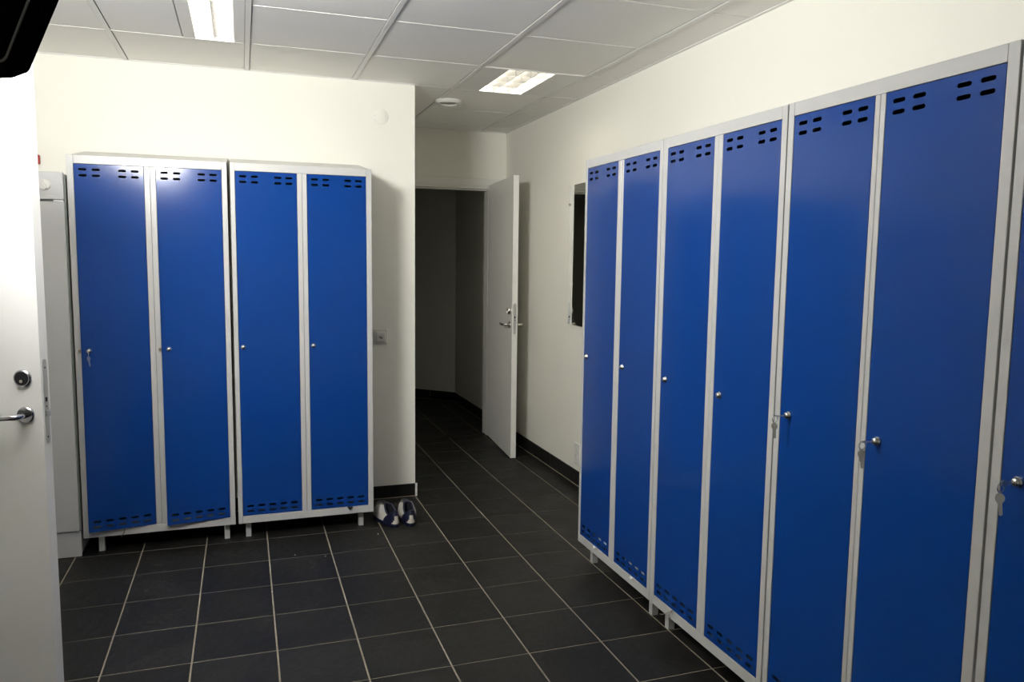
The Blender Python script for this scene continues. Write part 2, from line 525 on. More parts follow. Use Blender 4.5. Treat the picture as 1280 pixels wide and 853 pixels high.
def door_mesh(w_, z0, z1, bend=0.0):
    bm = bmesh.new()
    y = -0.001
    f = w_/0.302
    top = [slot_loop(x*f, z1-d, 0.0355*f, 0.0115) for x in (0.037, 0.094, 0.208, 0.2635) for d in (0.0245, 0.053)]
    bot = [slot_loop(x*f, z0+d, 0.0355*f, 0.0115) for x in (0.038, 0.0945, 0.151, 0.2075, 0.263) for d in (0.0235, 0.051)]
    filled_strip(bm, 0, w_, z1-0.075, z1, top, y)
    filled_strip(bm, 0, w_, z0, z0+0.075, bot, y)
    N = 8
    za, zb = z0+0.075, z1-0.075
    rows = []
    for k in range(N+1):
        z = za+(zb-za)*k/N
        rows.append((bm.verts.new((0, y, z)), bm.verts.new((w_, y, z))))
    for a, b in zip(rows, rows[1:]):
        bm.faces.new((a[0], a[1], b[1], b[0]))
    bmesh.ops.remove_doubles(bm, verts=bm.verts, dist=1e-5)
    bmesh.ops.recalc_face_normals(bm, faces=bm.faces)
    r = bmesh.ops.extrude_face_region(bm, geom=list(bm.faces))
    for v in [g for g in r['geom'] if isinstance(g, bmesh.types.BMVert)]:
        v.co.y += 0.0025
    # folded rim that gives the door its thickness
    for d in ((0, 0.0015, z0, z1), (w_-0.0015, w_, z0, z1)):
        box(bm, d[0], d[1], y+0.002, y+0.018, d[2], d[3])
    for d in ((z0, z0+0.0015), (z1-0.0015, z1)):
        box(bm, 0.0015, w_-0.0015, y+0.002, y+0.018, d[0], d[1])
    if bend:
        for v in bm.verts:
            u = 1-v.co.x/w_
            q = max(0.0, 1-(v.co.z-z0)/1.5)
            v.co.y -= bend*u*q**1.5+0.002*u
            v.co.z -= 0.004*u*q
    return mesh_of('door', bm, M['blue'])
DOORS = {}
def lock_part(parent, x, z, yoff=0.0):
    bm = bmesh.new()
    lathe(bm, [(0.002, 0.0115), (-0.004, 0.0125), (-0.006, 0.0125), (-0.008, 0.0105), (-0.012, 0.0098), (-0.0145, 0.0080), (-0.016, 0.0055), (-0.0165, 0.003)], 'y', (x, yoff, z), 20)
    o = obj('lock', bm, M['chrome'], parent, smooth=True)
    return o

def locker_unit(label, loc, rz, W, depth, doors, feet, rise, lockdx, bends=(0, 0), body_h=1.888, group=None):
    t = thing('locker_unit', label, 'locker', loc, rz, group)
    D0 = 0.020
    th = 0.0015
    # shell: bottom, back, sides with sloping top edge
    bm = bmesh.new()
    zf, zb = body_h-0.001, body_h+rise
    for x in (0.0005, W-0.0005-th):
        prism(bm, [(D0, 0.0), (depth, 0.0), (depth, zb-0.002), (D0, zf-0.002)], 'x', x, x+th)
    prism(bm, [(D0, zf-0.003), (depth, zb-0.003), (depth, zb), (D0, zf)], 'x', 0.0, W)
    box(bm, 0.002, W-0.002, D0, depth, 0.0, 0.002)
    box(bm, 0.002, W-0.002, depth-0.002, depth, 0.0, zb-0.004)
    obj('casing', bm, M['frame'], t)
    bm = bmesh.new()
    xm = (doors[0][1]+doors[1][0])/2
    box(bm, xm-0.001, xm+0.001, D0, depth-0.003, 0.003, body_h-0.01)
    box(bm, 0.003, W-0.003, D0+0.02, depth-0.003, 1.55, 1.552)
    box(bm, 0.003, W-0.003, D0+0.002, depth-0.003, DZ1+0.004, DZ1+0.006)  # added dark baffle, blocks light so the upper slots stay black
    obj('inner_partition', bm, M['inside'], t)
    # bottom tray whose raised lip shows through the lowest slots
    bm = bmesh.new()
    for a, b in doors:
        box(bm, a+0.01, b-0.01, 0.0225, 0.0245, 0.003, DZ0+0.024)
        box(bm, a+0.01, b-0.01, 0.0245, depth-0.004, 0.018, 0.020)
    obj('bottom_tray', bm, M['tray'], t)
    # front frame
    bv = 0.0012
    obj('stile', (lambda b_: (box(b_, 0, doors[0][0]-0.002, 0, D0+0.004, 0, body_h, bev=bv), b_)[1])(bmesh.new()), M['frame'], t)
    obj('stile', (lambda b_: (box(b_, doors[1][1]+0.002, W, 0, D0+0.004, 0, body_h, bev=bv), b_)[1])(bmesh.new()), M['frame'], t)
    xa, xb = doors[0][0]-0.002, doors[1][1]+0.002
    obj('top_rail', (lambda b_: (box(b_, xa+0.0004, xb-0.0004, 0.0003, D0, DZ1+0.002, body_h-0.0003, bev=bv), b_)[1])(bmesh.new()), M['frame'], t)
    obj('bottom_rail', (lambda b_: (box(b_, xa+0.0004, xb-0.0004, 0.0003, D0, 0.0003, DZ0-0.002, bev=bv), b_)[1])(bmesh.new()), M['frame'], t)
    ma, mb = doors[0][1]+0.002, doors[1][0]-0.002
    mm = (ma+mb)/2
    for u, v in ((ma, mm-0.0006), (mm+0.0006, mb)):
        obj('mullion', (lambda b_: (box(b_, u, v, 0.0006, D0, DZ0-0.0016, DZ1+0.0016, bev=bv), b_)[1])(bmesh.new()), M['frame'], t)
    for k, (a, b) in enumerate(doors):
        d = obj('door', door_mesh(b-a, DZ0, DZ1, bends[k]), parent=t, loc=(a, 0.0025, 0))
        q = max(0.0, 1-(0.945-DZ0)/1.5)
        lk = lock_part(d, lockdx+(0.012 if bends[k] else 0), 0.945, -(bends[k]*(1-lockdx/(b-a))*q**1.5) if bends[k] else 0.0)
        if bends[k]:
            bm = bmesh.new()
            box(bm, -0.015, -0.004, -0.013, 0.001, 0.937, 0.952, bev=0.001)
            c = obj('catch', bm, M['catch'], d)
    for fx in feet:
        for fy in (0.045, depth-0.06):
            bm = bmesh.new()
            box(bm, fx, fx+0.027, fy, fy+0.03, -loc[2], 0.001, bev=0.001)
            obj('foot', bm, M['frame'], t)
    return t

YL = -0.296
HZ = 0.089
GL = None
L1 = locker_unit('double blue locker beside the white drying cabinet, both doors bent out at the bottom',
    (-0.265, YL, HZ), 0, 0.717, 0.495, ((0.030, 0.333), (0.389, 0.690)), (0.059, 0.659), 0.075, 0.020, (0.036, 0.034))
L2 = locker_unit('double blue locker under the round wall plate, standing next to the sneakers',
    (0.4665, YL, HZ), 0, 0.7145, 0.495, ((0.0245, 0.3265), (0.3795, 0.6845)), (0.036, 0.637), 0.075, 0.020)
XF = 2.089
HR = 0.095
ru = [(-1.065, 0.730, ((0.023, 0.343), (0.399, 0.706)), 'farthest double blue locker of the right row, next to the mirror'),
      (-1.7995, 0.7385, ((0.034, 0.350), (0.404, 0.711)), 'second double blue locker from the mirror, right row, both doors without keys'),
      (-2.5430, 0.7450, ((0.027, 0.341), (0.381, 0.714)), 'third double blue locker from the mirror, right row, key sets in both doors'),
      (-3.2945, 0.739, ((0.026, 0.340), (0.396, 0.711)), 'nearest double blue locker of the right row, cut off by the right picture edge')]
RU = []
for y0, W, ds, lab in ru:
    RU.append(locker_unit(lab, (XF, y0, HR), -PI/2, W, 0.50, ds, (0.055, W-0.075), 0.07, 0.040))

# ------------------------------------------------------------------ keys
def key_plate(bm, c, r, L, thick, axis_dir, flat):
    """a key: bow disc at c, blade of length L along axis_dir; flat = normal of the plate"""
    c, d, n = Vector(c), Vector(axis_dir).normalized(), Vector(flat).normalized()
    s = d.cross(n)
    out = []
    for k in range(10):
        a = -PI*0.83+2*PI*0.83*k/9
        out.append(c - d*(r*math.cos(a)) + s*(r*0.85*math.sin(a)))
    bw = 0.0042
    tip = [(-bw, r), (-bw, r+L-0.003), (0, r+L), (bw*0.7, r+L-0.003), (bw*0.4, r+L*0.75), (bw*0.9, r+L*0.6), (bw*0.5, r+L*0.45), (bw, r+L*0.3), (bw, r)]
    # order: bow goes from one shoulder round to the other
    pts = out
    blade = [c+d*v+s*u for u, v in tip]
    if (pts[-1]-blade[0]).length > (pts[-1]-blade[-1]).length:
        blade = blade[::-1]
    pts = pts+blade
    A = [bm.verts.new(p+n*thick/2) for p in pts]
    B = [bm.verts.new(p-n*thick/2) for p in pts]
    N = len(pts)
    fa = bm.faces.new(A); fb = bm.faces.new(B[::-1])
    for i in range(N):
        bm.faces.new((A[i], B[i], B[(i+1) % N], A[(i+1) % N]))

def key_set(label, loc, rz, swing=0.0):
    """local frame: lock face at the origin, outward = -y"""
    t = thing('key_set', label, 'keys', loc, rz)
    bm = bmesh.new()
    key_plate(bm, (0, -0.027, 0), 0.0088, 0.014, 0.002, (0, 1, 0), (math.cos(swing), 0, math.sin(swing)))
    k1 = obj('key', bm, M['steel'], t)
    bm = bmesh.new()
    R = 0.011
    tube(bm, [(R*0.35*math.sin(a)*0, -0.036+R*0.9*math.sin(a)*1, -R*0.75+R*math.cos(a)) for a in [2*PI*k/20 for k in range(20)]], 0.0010, 6, closed=True)
    obj('ring', bm, M['chrome'], t, smooth=True)
    bm = bmesh.new()
    key_plate(bm, (0.0, -0.037, -0.031), 0.0115, 0.027, 0.002, (0.10, 0.02, -1), (0.75, -0.66, 0.05))
    obj('key', bm, M['steel'], t)
    return t
key_set('keys hanging in the lock of the leftmost blue locker', (-0.265+0.030+0.032, YL-0.019-0.010, HZ+0.945), 0.2)
key_set('keys hanging from the far door of the third right-row locker from the mirror', (XF-0.0135, ru[2][0]-0.027-0.040, HR+0.945), -PI/2, PI/2)
key_set('keys hanging from the near door of the third right-row locker from the mirror', (XF-0.0135, ru[2][0]-0.381-0.040, HR+0.945), -PI/2, PI/2*0.92)
key_set('keys hanging at the right picture edge in the nearest locker', (XF-0.0135, ru[3][0]-0.026-0.040, HR+0.945), -PI/2, 0.3)

# ------------------------------------------------------------------ passage door (open into the room)
def lever_handle(parent, p, out, along, down=0.0, name='handle', L=0.115, rose=0.026, mt='chrome'):
    """rose and lever on a door face; out = outward normal, along = lever direction"""
    p, out, along = Vector(p), Vector(out).normalized(), Vector(along).normalized()
    bm = bmesh.new()
    n = 24
    upv = Vector((0, 0, 1))
    sd = upv.cross(out).normalized()
    prof = [(0.0, rose), (0.006, rose), (0.009, rose*0.9), (0.009, rose*0.45)]
    rings = [[bm.verts.new(p+out*t_+(sd*math.cos(2*PI*k/n)+upv*math.sin(2*PI*k/n))*r) for k in range(n)] for t_, r in prof]
    for a, b in zip(rings, rings[1:]):
        for k in range(n):
            bm.faces.new((a[k], a[(k+1) % n], b[(k+1) % n], b[k]))
    bm.faces.new(rings[-1]); bm.faces.new(rings[0][::-1])
    pts = [p+out*0.006, p+out*0.035, p+out*0.047+along*0.006, p+out*0.051+along*0.022, p+out*0.051+along*(L*0.5)-upv*0.003, p+out*0.050+along*(L*0.85)-upv*0.001, p+out*0.048+along*L+upv*0.006]
    tube(bm, pts, [0.0095, 0.009, 0.009, 0.0088, 0.0085, 0.009, 0.0065], 12)
    return obj(name, bm, M[mt], parent, smooth=True)

def cylinder_rose(parent, p, out, name, r=0.027, h=0.012, knob=True, mt='chrome'):
    p, out = Vector(p), Vector(out).normalized()
    upv = Vector((0, 0, 1))
    sd = upv.cross(out).normalized()
    n = 28
    bm = bmesh.new()
    prof = [(0, r), (h*0.6, r), (h, r*0.88), (h, r*0.62), (h*0.75, r*0.58)]
    rings = [[bm.verts.new(p+out*t_+(sd*math.cos(2*PI*k/n)+upv*math.sin(2*PI*k/n))*q) for k in range(n)] for t_, q in prof]
    for a, b in zip(rings, rings[1:]):
        for k in range(n):
            bm.faces.new((a[k], a[(k+1) % n], b[(k+1) % n], b[k]))
    bm.faces.new(rings[-1]); bm.faces.new(rings[0][::-1])
    return obj(name, bm, M[mt], parent, smooth=True), p, out, sd, upv

def lock_plate(parent, p, e, n_, h0, h1, wdt=0.020):
    """long rounded lock plate on the door's edge; e = outward normal of the edge, n_ = across the edge"""
    p, e, n_ = Vector(p), Vector(e).normalized(), Vector(n_).normalized()
    upv = Vector((0, 0, 1))
    pts = []
    r = wdt/2
    for k in range(9):
        a = PI*k/8
        pts.append((r*math.cos(a), h1-r+r*math.sin(a)))
    for k in range(9):
        a = PI+PI*k/8
        pts.append((r*math.cos(a), h0+r+r*math.sin(a)))
    bm = bmesh.new()
    A = [bm.verts.new(p+n_*u+upv*(v-p.z)+e*0.0012) for u, v in pts]
    B = [bm.verts.new(p+n_*u+upv*(v-p.z)-e*0.001) for u, v in pts]
    bm.faces.new(A); bm.faces.new(B[::-1])
    N = len(pts)
    for i in range(N):
        bm.faces.new((A[i], B[i], B[(i+1) % N], A[(i+1) % N]))
    return obj('lock_plate', bm, M['steel'], parent)

def plate_details(parent, p, e, n_, zc, zl):
    """dark bolt hole at zc and the sprung latch at zl"""
    p, e, n_ = Vector(p), Vector(e).normalized(), Vector(n_).normalized()
    upv = Vector((0, 0, 1))
    def cuboid(bm, c, a, b, h, hw, hh, hd):
        vs = []
        for sa in (-1, 1):
            for sb in (-1, 1):
                for sc in (-1, 1):
                    vs.append(bm.verts.new(c+a*hw*sa+b*hh*sb+h*hd*sc))
        bmesh.ops.convex_hull(bm, input=vs)
    bm = bmesh.new()
    cuboid(bm, p+upv*(zc-p.z), n_, upv, e, 0.005, 0.007, 0.0018)
    for z in (zc-0.022, zc+0.10, zl-0.075):
        cuboid(bm, p+upv*(z-p.z), n_, upv, e, 0.0025, 0.0025, 0.0018)
    obj('bolt_hole', bm, M['dark'], parent)
    bm = bmesh.new()
    cuboid(bm, p+upv*(zl-p.z)+e*0.004, n_, upv, e, 0.006, 0.009, 0.006)
    obj('latch', bm, M['steel'], parent)

# leaf: hinge at (2.463,1.712) on its visible face, free edge near (2.400,0.889)
h0 = Vector((2.4645, 1.712, 0)); f0 = Vector((2.3985, 0.889, 0))
dl = (f0-h0); LW = dl.length; dl.normalize()
nr = Vector((-dl.y, dl.x, 0))     # to the right wall
if nr.x < 0: nr = -nr
d1 = thing('door_1', 'pale open door of the passage with lever handle and lock plate in its edge', 'door', (0, 0, 0), kind='structure')
TH = 0.041
def leaf(parent, a, b, n_, z0, z1, th, m, edge_m):
    bm = bmesh.new()
    P = [a, b, b+n_*th, a+n_*th]
    prism(bm, [(p.x, p.y) for p in P], 'z', z0, z1, bev=0.0015)
    o = obj('leaf', bm, m, parent)
    return o
leaf(d1, h0, f0, nr, 0.010, 2.116, TH, M['door'], None)
ec = f0+nr*TH/2
lock_plate(d1, ec, dl, nr, 0.949, 1.176)
plate_details(d1, ec, dl, nr, 1.078, 1.036)
hc = f0-dl*0.052
lever_handle(d1, hc+Vector((0, 0, 1.020)), -nr, -dl)
lever_handle(d1, hc+nr*TH+Vector((0, 0, 1.020)), nr, -dl)
cylinder_rose(d1, hc+Vector((0, 0, 1.122)), -nr, 'cylinder_rose', 0.026, 0.022)
cylinder_rose(d1, hc+nr*TH+Vector((0, 0, 1.115)), nr, 'cylinder_rose', 0.024, 0.014)
for z in (0.25, 1.85):
    bm = bmesh.new()
    lathe(bm, [(z-0.045, 0.008), (z+0.045, 0.008)], 'z', (h0.x+nr.x*TH+0.004, h0.y-0.006, 0), 12)
    obj('hinge', bm, M['steel'], d1, smooth=True)
# frame and casing
tr = thing('trim_passage_door', 'cream frame and casing around the passage doorway', 'door frame', (0, 0, 0), kind='structure')
bx('jamb', (OX1+0.0, OX1+0.05, YP-0.002, YP+0.12, 0, OZ+0.045), M['dooredge'], tr, 0.001)
bx('jamb', (OX0-0.0, OX0+0.045, YP-0.002, YP+0.12, 0, OZ+0.045), M['dooredge'], tr, 0.001)
bx('head', (OX0+0.045, OX1, YP-0.002, YP+0.12, OZ, OZ+0.045), M['dooredge'], tr, 0.001)
bx('stop_bead', (OX0+0.045, OX1, YP+0.04, YP+0.055, OZ-0.012, OZ), M['dooredge'], tr, 0.001)
bx('casing', (OX1+0.048, OX1+0.115, YP-0.012, YP, 0, OZ+0.083), M['dooredge'], tr, 0.002)
bx('casing', (XC+0.011, OX0+0.02, YP-0.012, YP, 0, OZ+0.083), M['dooredge'], tr, 0.002)
bx('casing', (OX0+0.02, OX1+0.048, YP-0.012, YP, OZ+0.022, OZ+0.083), M['dooredge'], tr, 0.002)
bx('threshold', (OX0+0.02, OX1+0.02, YP+0.02, YP+0.10, -0.003, 0.004), M['tile'], tr, 0.001)

# ------------------------------------------------------------------ entrance door (open, at the left picture edge)
d2 = thing('door_2', 'white open entrance door with chrome lever handle at the left picture edge', 'door', (0, 0, 0), kind='structure')
e2 = Vector((0.951, -0.306, 0)).normalized()     # from hinge to free edge
n2 = Vector((-0.306, -0.951, 0)).normalized()    # face towards the camera
fe = Vector((-0.0765, -1.845, 0))
he = fe-e2*0.885
leaf(d2, he, fe, -n2, 0.010, 2.110, 0.042, M['white_door'], None)
ec = fe-n2*0.021
lock_plate(d2, ec, e2, n2, 0.915, 1.182, 0.022)
plate_details(d2, ec, e2, n2, 1.055, 1.012)
hp = fe-e2*0.050
lever_handle(d2, hp+Vector((0, 0, 1.010)), n2, -e2, L=0.125, mt='chrome_polished')
cylinder_rose(d2, hp-e2*0.004+Vector((0, 0, 1.124)), n2, 'cylinder_rose', 0.027, 0.009, mt='chrome_polished')
bm = bmesh.new()
c = hp-e2*0.004+n2*0.0075+Vector((0, 0, 1.124))
tube(bm, [c-n2*0.002, c+n2*0.002], [0.0215, 0.021], 24)
obj('key_cylinder', bm, M['gloss_black'], d2)
bm = bmesh.new()
tube(bm, [c+n2*0.001-Vector((0, 0, 0.008)), c+n2*0.005-Vector((0, 0, 0.008))], [0.006, 0.005], 14)
obj('key_slot', bm, M['chrome'], d2, smooth=True)
for z in (0.25, 1.85):
    bm = bmesh.new()
    lathe(bm, [(z-0.045, 0.008), (z+0.045, 0.008)], 'z', (he.x+0.004, he.y-0.006, 0), 12)
    obj('hinge', bm, M['steel'], d2, smooth=True)
tr2 = thing('trim_entrance_door', 'white frame of the entrance doorway in the left wall', 'door frame', (0, 0, 0), kind='structure')
bx('jamb', (XL-0.15, XL+0.002, -1.60, -1.56, 0, 2.13), M['dooredge'], tr2)
bx('jamb', (XL-0.15, XL+0.002, -2.47, -2.43, 0, 2.13), M['dooredge'], tr2)
bx('head', (XL-0.15, XL+0.002, -2.43, -1.60, 2.09, 2.13), M['dooredge'], tr2)

# ------------------------------------------------------------------ tall white drying cabinet
t = thing('drying_cabinet', 'tall white enamelled cabinet with a round control knob, left of the blue lockers', 'cabinet', (-0.279, -0.31, 0))
x0, x1 = -0.595, 0.0
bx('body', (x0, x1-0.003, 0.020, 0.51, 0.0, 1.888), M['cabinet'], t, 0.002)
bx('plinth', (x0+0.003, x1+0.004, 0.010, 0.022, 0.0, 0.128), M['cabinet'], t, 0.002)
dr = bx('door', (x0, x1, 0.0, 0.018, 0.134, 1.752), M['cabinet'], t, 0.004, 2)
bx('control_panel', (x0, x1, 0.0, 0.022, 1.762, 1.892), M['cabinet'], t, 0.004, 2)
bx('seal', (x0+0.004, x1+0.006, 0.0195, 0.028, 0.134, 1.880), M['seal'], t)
bm = bmesh.new()
lathe(bm, [(0.001, 0.026), (-0.006, 0.026), (-0.010, 0.022), (-0.010, 0.001)], 'y', (-0.078, 0, 1.829), 28)
kb = obj('knob', bm, M['plastic'], t, smooth=True)
bm = bmesh.new()
box(bm, -0.0055, 0.0055, -0.026, -0.009, -0.022, 0.022, bev=0.003, seg=2)
g = obj('grip', bm, M['plastic'], kb, (-0.078, 0, 1.829))
g.rotation_euler = (0, math.radians(-25), 0)
bx('hinge', (-0.045, -0.004, 0.001, 0.018, 1.7525, 1.7605), M['steel'], t)
bx('hinge', (-0.028, -0.004, 0.002, 0.018, 0.1285, 0.1335), M['steel'], t)
bm = bmesh.new()
lathe(bm, [(0.011, 0.005), (0.007, 0.0045)], 'y', (-0.008, 0, 0.108), 12)
obj('screw', bm, M['steel'], t)
bx('label_strip', (-0.066, -0.040, -0.0008, 0.001, 1.776, 1.781), M['plasticgrey'], t)

# ------------------------------------------------------------------ wall fittings
t = thing('wall_switch', 'square socket plate on the wall right of the left lockers', 'socket', (1.310, YB, 1.024))
bx('plate', (-0.043, 0.043, -0.008, 0.0, -0.047, 0.047), M['plasticgrey'], t, 0.004, 2)
fr = bx('inner_frame', (-0.029, 0.029, -0.017, -0.006, -0.030, 0.030), M['plasticgrey'], t, 0.004, 2)
bm = bmesh.new()
lathe(bm, [(-0.016, 0.021), (-0.019, 0.0205), (-0.019, 0.018), (-0.015, 0.017), (-0.015, 0.001)], 'y', (0, 0, 0), 24)
obj('socket_well', bm, M['plasticgrey'], t, smooth=True)
bm = bmesh.new()
box(bm, -0.012, 0.010, -0.021, -0.014, -0.008, 0.004, bev=0.002)
box(bm, -0.004, 0.008, -0.024, -0.019, -0.013, 0.000, bev=0.002)
obj('toggle', bm, M['seal'], t)

t = thing('wall_plate', 'round white cover plate high on the wall above the left lockers', 'cover plate', (1.318, YB, 2.345))
bm = bmesh.new()
lathe(bm, [(0.0, 0.047), (-0.002, 0.047), (-0.0045, 0.044), (-0.0050, 0.001)], 'y', (0, 0, 0), 40)
obj('disc', bm, M['wall'], t, smooth=True)
for sx in (-0.036, 0.028):
    bm = bmesh.new()
    lathe(bm, [(-0.004, 0.003), (-0.0062, 0.0028)], 'y', (sx, 0, 0.004), 10)
    obj('screw', bm, M['steel'], t)

t = thing('wall_socket', 'white double socket low on the right wall by the lockers', 'socket', (XR, 0.128, 0.21))
bx('plate', (-0.010, 0.0, -0.043, 0.043, -0.075, 0.075), M['plastic'], t, 0.004, 2)
for z in (0.026, -0.030):
    bm = bmesh.new()
    lathe(bm, [(-0.008, 0.024), (-0.013, 0.0235), (-0.0135, 0.020), (-0.0105, 0.019), (-0.0105, 0.001)], 'x', (0, 0, z), 24)
    obj('socket_well', bm, M['plastic'], t, smooth=True)

bm = bmesh.new()
box(bm, -0.035, 0.035, -0.03, 0, -0.024, 0.024, bev=0.004)
tag(obj('alarm_button', bm, M['red'], None, (-0.512, YB, 1.998)), 'small red box on the wall just beside the white open door', 'alarm')

# mirror
t = thing('mirror', 'frameless tall mirror on the right wall beside the lockers', 'mirror', (XR-0.004, 0.335, 1.076), math.radians(-2.85))
MH = 0.925
bm = bmesh.new()
box(bm, -0.004, 0.0, -0.45, 0.0, 0, MH)
obj('glass', bm, M['mirror'], t)
for z in (0.80,):
    bm = bmesh.new()
    box(bm, -0.012, 0.002, -0.008, 0.008, z-0.008, z+0.008, bev=0.003)
    obj('clip', bm, M['chrome'], t)

# ------------------------------------------------------------------ photographic light in the top left corner
SBN = Vector((0.5190, 0.7143, 0.4695)); SBU = Vector((0.8090, -0.5878, 0)); SBV = Vector((-0.2759, -0.3798, 0.8829))
t = thing('studio_light', 'black studio light seen from behind in the top left corner, partly in view', 'lamp', (0.0637, -2.5519, 1.8858))
def sb(u, v, n_=0.0):
    return SBU*u+SBV*v+SBN*n_
def rounded(poly, r, ins=0.0, seg=5):
    """rounded polygon in the (u, v) plane, inset by ins"""
    N = len(poly)
    cen = Vector((sum(p[0] for p in poly)/N, sum(p[1] for p in poly)/N))
    V = [Vector(p) for p in poly]
    if ins:
        W = []
        for i in range(N):
            a, b, c = V[i-1], V[i], V[(i+1) % N]
            def off(p, q):
                d = (q-p).normalized(); nn = Vector((-d.y, d.x))
                if nn.dot(cen-p) < 0: nn = -nn
                return p+nn*ins, d
            p1, d1_ = off(a, b); p2, d2_ = off(b, c)
            cr = d1_.x*d2_.y-d1_.y*d2_.x
            s_ = ((p2-p1).x*d2_.y-(p2-p1).y*d2_.x)/cr
            W.append(p1+d1_*s_)
        V = W
    out = []
    for i in range(N):
        a, b, c = V[i-1], V[i], V[(i+1) % N]
        s0 = b+(a-b).normalized()*r; s1 = b+(c-b).normalized()*r
        for k in range(seg+1):
            q = k/seg
            out.append(s0*(1-q)**2+b*2*q*(1-q)+s1*q*q)
    return out
SBZ = 0.0
poly = [(0.0, 0.0), (0.197, 0.1666), (0.197, 0.44), (0.0, 0.62), (-0.22, 0.62), (-0.38, 0.44), (-0.38, 0.174), (-0.20, 0.0038)]
def sheet(bm, A, na, B, nb, cap=None):
    VA = [bm.verts.new(sb(p.x, p.y+SBZ, na)) for p in A]
    VB = [bm.verts.new(sb(p.x, p.y+SBZ, nb)) for p in B]
    N = len(A)
    for i in range(N):
        bm.faces.new((VA[i], VA[(i+1) % N], VB[(i+1) % N], VB[i]))
    if cap == 'A' or cap == 'AB': bm.faces.new(VA)
    if cap == 'B' or cap == 'AB': bm.faces.new(VB)
bm = bmesh.new()
O = rounded(poly, 0.018)
sheet(bm, O, 0.0, O, 0.030, 'A')
sheet(bm, O, 0.030, rounded(poly, 0.018, 0.002), 0.0302, 'B')
obj('casing', bm, M['black'], t)
bm = bmesh.new()
sheet(bm, rounded(poly, 0.02, 0.033), -0.0025, rounded(poly, 0.02, 0.033+0.005), -0.0025)
sheet(bm, rounded(poly, 0.02, 0.033), -0.0025, rounded(poly, 0.02, 0.033), 0.001)
sheet(bm, rounded(poly, 0.02, 0.033+0.005), -0.0025, rounded(poly, 0.02, 0.033+0.005), 0.001)
obj('groove', bm, M['groove'], t)
bm = bmesh.new()
dpoly = [(0.06, 0.28), (0.150, 0.36), (0.150, 0.43), (-0.01, 0.59), (-0.21, 0.59), (-0.355, 0.43), (-0.355, 0.36), (-0.26, 0.28)]
sheet(bm, rounded(dpoly, 0.018), 0.0305, rounded(dpoly, 0.018, 0.008), 0.045, 'B')
obj('diffuser', bm, M['flash'], t)
bm = bmesh.new()
cu, cv = (-0.10, 0.31)
a = sb(cu, cv+SBZ, -0.14); b = sb(cu, cv+SBZ, 0.001)
tube(bm, [a, b], [0.055, 0.065], 20)
obj('lamp_head', bm, M['black'], t, smooth=True)
bm = bmesh.new()
a = sb(cu, cv+SBZ, -0.10)
tube(bm, [(a.x, a.y, 0.05-1.8858), a], 0.014, 12)
obj('stand_pole', bm, M['black'], t, smooth=True)
for k in range(3):
    an = 0.4+2*PI*k/3
    bm = bmesh.new()
    tube(bm, [(a.x, a.y, 0.32-1.8858), (a.x+0.30*math.cos(an), a.y+0.30*math.sin(an), 0.012-1.8858)], 0.009, 8)
    obj('stand_leg', bm, M['black'], t, smooth=True)

